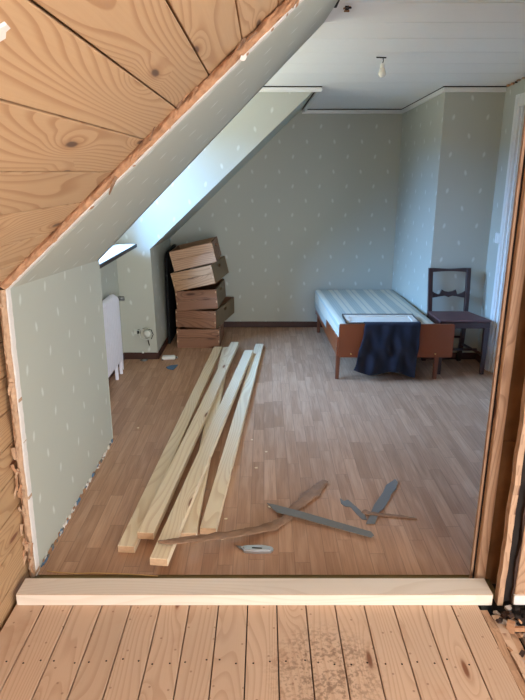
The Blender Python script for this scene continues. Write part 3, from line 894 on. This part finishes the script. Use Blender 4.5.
for a, b in (((FLx+.018, FY+.02, .16), (BLx+.018, BY+.02, .16)), ((FRx-.018, FY+.02, .16), (BRx-.018, BY+.02, .16)), ((FLx+.02, FY+.17, .16), (FRx-.02, FY+.17, .16)), ((BLx+.02, BY+.02, .22), (BRx-.02, BY+.02, .22))):
    m = MB(); m.tube([a, b], .011, 8, M['chair_wood']); part(m, 'stretcher', None, ch)

# -------- wooden crates, five in a leaning stack
cw = {}
def crate_mat(name, l, d): return pine(name, l, d, (70, 36, 20), .6, 8, vary=.2, contrast=1.0)
cwood = [crate_mat('crate_wood_brown', (150, 106, 78), (104, 66, 44)), crate_mat('crate_wood_light', (190, 152, 120), (140, 100, 70)), crate_mat('crate_wood_tan', (182, 142, 104), (136, 94, 62))]
inside = plain('crate_inside', (120, 100, 72), .8, nscale=8, namt=.2)
def crate(origin, w, d, h, yaw, roll, mat, end, label, hole=True, pitch=0):
    """origin = front bottom left corner; x right, y back"""
    o = empty('wooden_crate', origin); o.rotation_euler = (pitch, -roll, yaw)
    tag(o, label, 'crate', 'wooden crates stacked by the back wall')
    def prt(m, name, label=None):
        q = m.build(name); q.parent = o
        if label: q['label'] = label
        return q
    t = .014
    m = MB()
    # front: two boards with dovetail fingers at the ends
    m.box((0, 0, 0), (w, t, h*.55-.001), mat, axis=0, bev=.0015); m.box((0, 0, h*.55+.001), (w, t, h), mat, axis=0, bev=.0015)
    prt(m, 'front_board')
    m = MB(); m.box((0, d-t, 0), (w, d, h), mat, axis=0, bev=.0015); prt(m, 'back_board')
    for sx in (0, 1):
        m = MB(); x0 = 0 if sx == 0 else w-t
        # side with a hand hole near the top centre: build as outline with a hole
        N = 16; cy, cz_, ry, rz = d*.5, h*.72, .045, .016
        ring = [Vector((x0, cy+ry*math.cos(2*PI*k/N), cz_+rz*math.sin(2*PI*k/N))) for k in range(N)]
        outp = []
        for k in range(N):
            a = 2*PI*k/N; ca, sa = math.cos(a), math.sin(a)
            # point on rectangle boundary in this direction
            ty = ((d-t-cy) if ca > 0 else (cy-t))/max(1e-6, abs(ca)); tz = ((h-cz_) if sa > 0 else cz_)/max(1e-6, abs(sa)); q = min(ty, tz)
            outp.append(Vector((x0, cy+ca*q, cz_+sa*q)))
        # snap nearest to the corners
        for yy, zz in ((t, 0), (d-t, 0), (t, h), (d-t, h)):
            kk = min(range(N), key=lambda k: (outp[k]-Vector((x0, yy, zz))).length+(0 if abs(outp[k].y-yy) < .3 else 1)); outp[kk] = Vector((x0, yy, zz))
        T = Vector((t, 0, 0)); mi = m.mi(end)
        va = [m.bm.verts.new(p) for p in ring]; vb = [m.bm.verts.new(p) for p in outp]
        vc = [m.bm.verts.new(p+T) for p in ring]; vd = [m.bm.verts.new(p+T) for p in outp]
        for k in range(N):
            j = (k+1) % N
            for q in ((va[k], va[j], vb[j], vb[k]), (vc[j], vc[k], vd[k], vd[j]), (va[j], va[k], vc[k], vc[j]), (vb[k], vb[j], vd[j], vd[k])): 
                f = m.bm.faces.new(q); f.material_index = mi
                for l in f.loops: l[m.uv].uv = (l.vert.co.y, l.vert.co.z)
        # dovetail fingers of the side showing through the front face
        for k in range(4):
            z0 = h*(k+.2)/4
            m.box((x0+.001, -.0012, z0), (x0+t-.001, t, z0+h*.11), M['end_grain'] if k % 2 else mat)
        prt(m, 'side_board')
    m = MB(); m.box((t, t, .002), (w-t, d-t, .010), inside, axis=1); prt(m, 'bottom_board')
    return o
def yawroll(px, py, z): return P(px, py, Z=z)
crate((-.80, 5.17, 0), .392, .48, .176, math.radians(-1), 0, cwood[0], cwood[0], 'bottommost wooden crate of the leaning stack, resting on the floor')
crate((-.815, 5.255, .179), .385, .66, .163, math.radians(-12), 0, cwood[0], inside, 'wooden crate second from the floor, turned so its handle side shows')
crate((-.79, 5.20, .345), .375, .56, .175, math.radians(-4), math.radians(4), cwood[0], inside, 'scratched brown wooden crate in the middle of the leaning stack')
crate((-.79, 5.13, .532), .378, .60, .165, math.radians(-8), math.radians(13), cwood[2], inside, 'tan tilted wooden crate second from the top of the stack')
crate((-.79, 5.13, .712), .385, .50, .175, math.radians(-1), math.radians(13), cwood[1], cwood[0], 'topmost wooden crate, tilted and palest of the stack')

# thin flat black shape filling the gap between crates and low wall
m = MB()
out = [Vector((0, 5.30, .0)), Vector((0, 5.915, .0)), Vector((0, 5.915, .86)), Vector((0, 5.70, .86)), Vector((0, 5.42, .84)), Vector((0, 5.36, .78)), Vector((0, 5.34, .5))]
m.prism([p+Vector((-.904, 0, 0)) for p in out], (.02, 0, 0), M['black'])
tag(m.build('black_gap_shape', loc=(-.88, 5.6, 0)), 'flat black shape standing upright between the crate stack and low wall', 'panel')

# -------- radiator under the window
rad = empty('radiator', (-1.17, 3.9, 0)); tag(rad, 'white ribbed radiator under the window behind the low wall', 'radiator')
m = MB(); ry0, ry1, rz0, rz1 = 3.30, 4.47, .10, .655
nsec = 24; ws = (ry1-ry0)/nsec
for k in range(nsec):
    y = ry0+ws*(k+.5); r_ = .012; hgt = rz1
    if k >= nsec-1: hgt = rz1-.02
    # each section: rounded flat column
    prof = []
    for a in range(9): aa = PI*a/8; prof.append(Vector((-1.165+.035*math.cos(aa), 0, hgt-.03+.03*math.sin(aa))))
    for a in range(9): aa = PI+PI*a/8; prof.append(Vector((-1.165+.035*math.cos(aa), 0, rz0+.03+.03*math.sin(aa))))
    m.prism([p+Vector((0, y-ws*.42, 0)) for p in prof], (0, ws*.84, 0), M['white_enamel'])
    m.box((-1.19, y-ws/2, rz0+.01), (-1.142, y+ws/2, hgt-.012), M['white_enamel'])
part(m, 'radiator_body', None, rad)
for y in (4.30, 4.44, 3.4):
    for xx in (-1.145,):
        m = MB(); m.box((xx-.012, y-.008, 0), (xx+.012, y+.012, .14), M['white_enamel'], bev=.003); part(m, 'foot', None, rad)
m = MB(); q = Vector((-1.15, 4.49, .60)); m.tube([q, q+Vector((0, .05, 0))], .011, 10, M['chrome']); m.tube([q+Vector((.0, .035, 0)), q+Vector((.05, .035, 0))], .018, 12, M['chrome'])
m.tube([q+Vector((0, .035, 0)), q+Vector((0, .035, -.59))], .007, 8, M['white_enamel'])
part(m, 'valve', None, rad, 'dull metal valve')

# -------- bulb on the ceiling
q = P(383, 57, Z=cz(3.92)-.004)
lb = empty('light_bulb', q); tag(lb, 'bare white light bulb hanging from the ceiling', 'light bulb')
m = MB(); m.tube([q+Vector((-.04, 0, -.002)), q+Vector((.02, 0, -.004))], .004, 6, M['dark']); m.tube([q, q+Vector((.004, 0, -.02)), q+Vector((.0, 0, -.035))], .003, 6, M['dark']); part(m, 'ceiling_hook', None, lb)
m = MB(); m.lathe(q+Vector((0, 0, -.062)), [(.012, .028), (.015, .018), (.015, 0)][::-1], 12, M['white_plastic']); part(m, 'socket', None, lb)
m = MB(); m.lathe(q+Vector((0, 0, -.115)), [(.003, 0), (.013, .004), (.021, .014), (.023, .026), (.019, .040), (.013, .053)], 16, M['bulb']); part(m, 'bulb', None, lb)
# -------- outlet with dangling cable on the dormer cheek
oc = P(138, 331.5, Y=Y2)
ou = empty('wall_outlet', oc); tag(ou, 'loose wall outlet with dangling cable above the dark skirting', 'outlet')
m = MB(); m.box(oc+Vector((-.035, -.02, -.02)), oc+Vector((-.005, 0, .018)), M['outlet'], bev=.004); m.box(oc+Vector((-.005, -.03, -.018)), oc+Vector((.022, 0, .02)), M['black'], bev=.004); part(m, 'junction_box', None, ou)
m = MB(); c0 = oc+Vector((.085, -.02, -.012))
m.lathe(c0, [(.034, 0), (.034, .01), (.024, .018), (.005, .019)], 18, M['outlet'], M4=Matrix.Rotation(PI/2, 4, 'X')); part(m, 'socket_face', None, ou)
m = MB(); pts = [oc+Vector((.015, -.028, -.01)), oc+Vector((.03, -.04, -.045)), oc+Vector((.07, -.045, -.06)), oc+Vector((.115, -.045, -.05)), oc+Vector((.132, -.04, -.01)), oc+Vector((.118, -.04, .03)), oc+Vector((.08, -.03, .038)), oc+Vector((.05, -.02, .03))]
m.tube(pts, .0045, 8, M['outlet']); m.tube([p+Vector((.004, -.004, -.004)) for p in pts[3:7]], .004, 8, M['black']); m.tube([pts[2]+Vector((.02, 0, 0)), pts[2]+Vector((.03, -.003, -.05))], .004, 8, M['black']); part(m, 'cord', None, ou)
# -------- switch on the right wall
q = P(498, 238, X=XR-.001)
m = MB(); m.box(q+Vector((-.012, -.035, -.04)), q+Vector((0, .035, .04)), M['white_plastic'], bev=.004); m.box(q+Vector((-.018, -.015, -.02)), q+Vector((-.01, .015, .02)), M['white_plastic'], bev=.002)
tag(m.build('light_switch', loc=q), 'white light switch on the right wall beside the door casing', 'light switch')

# -------- small things on the floor
def flat(name, pix, z, th, mat, label, cat, group=None, side=None, jag=0):
    pts = [P(a, b, Z=z) for a, b in pix]; c = sum(pts, Vector())/len(pts)
    m = MB(); res = []
    for i, p in enumerate(pts):
        res.append(p); q = pts[(i+1) % len(pts)]
        L = (q-p).length
        if jag and L > .04:
            k = int(L/.02)
            d = (q-p).normalized(); nn = d.cross(Vector((0, 0, 1)))
            for s in range(1, k): res.append(p.lerp(q, s/k)+nn*random.uniform(-jag, jag))
    m.prism(res, (0, 0, -th), mat)
    return tag(m.build(name, loc=(c.x, c.y, z-th)), label, cat, group)
g1 = 'cut grey strips on the floor'
flat('grey_strip', [(267, 503), (275, 504.5), (300, 511), (345, 524), (371, 531.5), (374, 535), (371, 537), (345, 530), (300, 517.5), (277, 512)], .023, .003, M['grey_felt'], 'long narrow grey strip lying across the brown torn board', 'strip', g1)
flat('grey_strip', [(340, 498), (344, 501), (348, 499.5), (352, 503), (360, 510), (366, 516.5), (367, 519.5), (362, 519), (356, 513), (351, 507), (345, 506), (341, 503)], .004, .003, M['grey_felt'], 'shortest grey strip, crooked, left of the broad one', 'strip', g1)
flat('grey_strip', [(395, 479), (398, 482), (396, 489), (391, 494), (389.5, 499), (384, 508), (379, 512), (375, 523.5), (366, 523.5), (374, 505), (383, 492), (386, 485)], .007, .003, M['grey_felt'], 'broad ragged grey strip pointing up towards the bed', 'strip', g1)
def bark(name, pix, ws, zs, label, cat, th=.012, seed=1):
    pts = [P(a, b, Z=z) for (a, b), z in zip(pix, zs)]
    # resample
    R = []
    for i in range(len(pts)-1):
        for k in range(8): R.append((pts[i].lerp(pts[i+1], k/8), ws[i]+(ws[i+1]-ws[i])*k/8))
    R.append((pts[-1], ws[-1])); m = MB(); rings = []
    for i, (p, w) in enumerate(R):
        d = (R[min(i+1, len(R)-1)][0]-R[max(i-1, 0)][0]).normalized(); sd = d.cross(Vector((0, 0, 1))).normalized()
        ring = []
        for k in range(10):
            a = 2*PI*k/10; nz = 1+.45*noise.noise(Vector((i*.45, k*.9, seed)))
            ring.append(m.bm.verts.new(p+sd*math.cos(a)*w*.5*nz+Vector((0, 0, math.sin(a)*th*.5*nz))))
        rings.append(ring)
    for a, b in zip(rings, rings[1:]):
        for k in range(10): m.bm.faces.new((a[k], a[(k+1) % 10], b[(k+1) % 10], b[k]))
    m.bm.faces.new(rings[0][::-1]); m.bm.faces.new(rings[-1]); m.mi(M['bark'])
    c = pts[len(pts)//2]
    return tag(m.build(name, loc=(c.x, c.y, 0)), label, cat, 'torn brown board strips on the floor')
bark('torn_board_strip', [(158, 542), (170, 541.5), (205, 538), (240, 533), (271, 527), (283, 520), (300, 503), (311, 494), (325, 481)], [.008, .044, .05, .052, .06, .05, .056, .078, .034], [.097, .096, .062, .034, .014, .009, .009, .009, .009], 'long bent brown torn strip with one end on the battens', 'torn strip', seed=4)
bark('torn_board_strip', [(363, 511), (368, 513), (385, 515), (402, 516.5), (417, 519)], [.032, .03, .022, .024, .004], [.012, .012, .006, .005, .005], 'short thin brown splinter lying under the broad grey strip', 'torn strip', th=.007, seed=9)

kf = empty('utility_knife', P(254, 548, Z=0)); tag(kf, 'silver utility knife lying on the laminate near the doorway', 'knife')
def kn(pix, z, th, mat, name):
    m = MB(); m.prism([P(a, b, Z=z) for a, b in pix], (0, 0, -th), mat)
    if th > .01: bmesh.ops.bevel(m.bm, geom=[e for e in m.bm.edges if min(v.co.z for v in e.verts) > z-.001], offset=.006, segments=2, affect='EDGES')
    return part(m, name, None, kf)
kn([(241, 545.2), (247, 544.2), (262, 544.8), (272, 545.6), (273.5, 547.5), (271, 550), (255, 550.5), (244, 549.6)], .018, .017, M['silver'], 'handle')
kn([(235.5, 545.2), (242, 546), (244.5, 549.4), (240, 548.6)], .010, .002, M['chrome'], 'blade')
kn([(252, 547), (262, 547.6), (262, 548.4), (252, 548)], .0195, .0016, M['dark'], 'slider')

m = MB(); q = P(169, 359, Z=0)
m.box((-.06, -.03, 0), (.055, .034, .028), M['white_plastic'], M4=Matrix.Translation(q) @ Matrix.Rotation(.1, 4, 'Z'), bev=.008)
m.box((.045, -.008, 0), (.075, .022, .016), M['black'], M4=Matrix.Translation(q) @ Matrix.Rotation(.3, 4, 'Z'), bev=.003)
m.box((-.062, -.02, 0), (-.05, .02, .006), M['black'], M4=Matrix.Translation(q) @ Matrix.Rotation(.3, 4, 'Z'))
tag(m.build('plastic_fitting', loc=q), 'white plastic fitting with black tip on the floor by the corner', 'fitting')
flat('blue_scrap', [(166, 367), (171, 365), (178, 364.5), (176, 367), (173, 369.5), (168, 368.5)], .006, .005, M['blue'], 'small blue scrap on the floor in front of the white fitting', 'scrap')
tapem = NT('clear_plastic'); tapem.col(srgb(190, 186, 176)); tapem.rough(.2); tapem.b.inputs['Transmission Weight'].default_value = .6
m = MB(); q = P(144, 360.5, Z=0); m.lathe(q, [(.028, 0), (.034, .004), (.02, .010), (.006, .012)], 14, tapem.m)
tag(m.build('plastic_disc', loc=q), 'small clear plastic disc on the floor below the outlet', 'disc')
m = MB(); q = P(143, 353, Y=Y2-.02); m.box(q+Vector((-.006, -.01, -.0)), q+Vector((.008, .008, .012)), M['white_plastic']); 
tag(m.build('cable_clip', loc=q), 'tiny white cable clip on top of the dark skirting', 'clip')
# wood chips
chips = [(252, 440), (222, 539), (256, 468), (266, 452), (270, 507), (138, 428), (226, 519), (300, 372), (402, 371), (350, 375), (134, 431), (420, 357)]
names = ['by the battens', 'near the knife']
for i, (a, b) in enumerate(chips[:7]):
    q = P(a, b, Z=0); m = MB(); s = .009
    m.prism([q+Vector((s*math.cos(t+i)*random.uniform(.5, 1.3), s*math.sin(t+i)*random.uniform(.5, 1.2), 0)) for t in (0, 1.2, 2.5, 3.8, 5.0)], (0, 0, .003), M['batten_pine'])
    tag(m.build('wood_chip', loc=q), 'tiny pale wood chip scattered on the laminate near the battens', 'wood chip', 'pale wood chips on the laminate')
# string along the cut laminate edge
m = MB(); pts = [P(a, b, Z=.003) for a, b in ((47, 571), (58, 572.5), (75, 573.5), (95, 573), (115, 573.5), (135, 574.5), (158, 576))]
m.tube(pts, .002, 6, M['string']); c = pts[3]
tag(m.build('string', loc=c), 'thin yellow string along the cut laminate edge behind the plank', 'string')

# ================================================================ LIGHT
def area(name, loc, tgt, sx, sy, power, col, spread=180):
    l = bpy.data.lights.new(name, 'AREA'); l.shape = 'RECTANGLE'; l.size = sx; l.size_y = sy; l.energy = power; l.color = col
    l.spread = math.radians(spread)
    o = bpy.data.objects.new(name, l); C.objects.link(o); o.location = loc
    o.rotation_euler = (Vector(tgt)-Vector(loc)).to_track_quat('-Z', 'Y').to_euler()
    return o
area('sky_light', (-4.2, 3.6, 3.35), (-1.2, 4.0, 1.4), 5.0, 3.0, 3500, (.23, .50, 1.0))
area('ground_light', (-3.2, 4.1, -.2), (-1.2, 4.05, 1.4), 4, 2, 430, (1.0, .96, .70))
area('near_window_light', (1.6, -3.66, 1.1), (.3, 2.0, 1.5), 2.0, 1.6, 185, (.95, .97, 1.0))
area('side_fill_light', (3.39, -1.3, 1.0), (-.9, 2.4, 1.5), 1.6, 1.3, 210, (.93, .97, 1.0))  # added fill to brighten the low left wall; no window in this wall
w = bpy.data.worlds.new('sky'); bpy.context.scene.world = w; w.use_nodes = True
w.node_tree.nodes['Background'].inputs[0].default_value = (.55, .75, 1, 1); w.node_tree.nodes['Background'].inputs[1].default_value = 1.0

# ================================================================ CAMERA
cam = bpy.data.cameras.new('camera'); co = bpy.data.objects.new('camera', cam); C.objects.link(co)
co.location = (0, 0, H); cam.sensor_fit = 'VERTICAL'; cam.sensor_height = 24; cam.lens = F/700*24; cam.clip_start = .02
cam.shift_x = -1.5/700
co.rotation_euler = (PI/2-TH, 0, 0)
sc = bpy.context.scene; sc.camera = co
vs = sc.view_settings; vs.view_transform = 'Standard'; vs.look = 'None'; vs.gamma = 1; vs.exposure = 0; vs.use_curve_mapping = False
try:
    sc.cycles.use_denoising = True; sc.cycles.max_bounces = 8; sc.cycles.diffuse_bounces = 6; sc.cycles.sample_clamp_indirect = 6
except Exception: pass
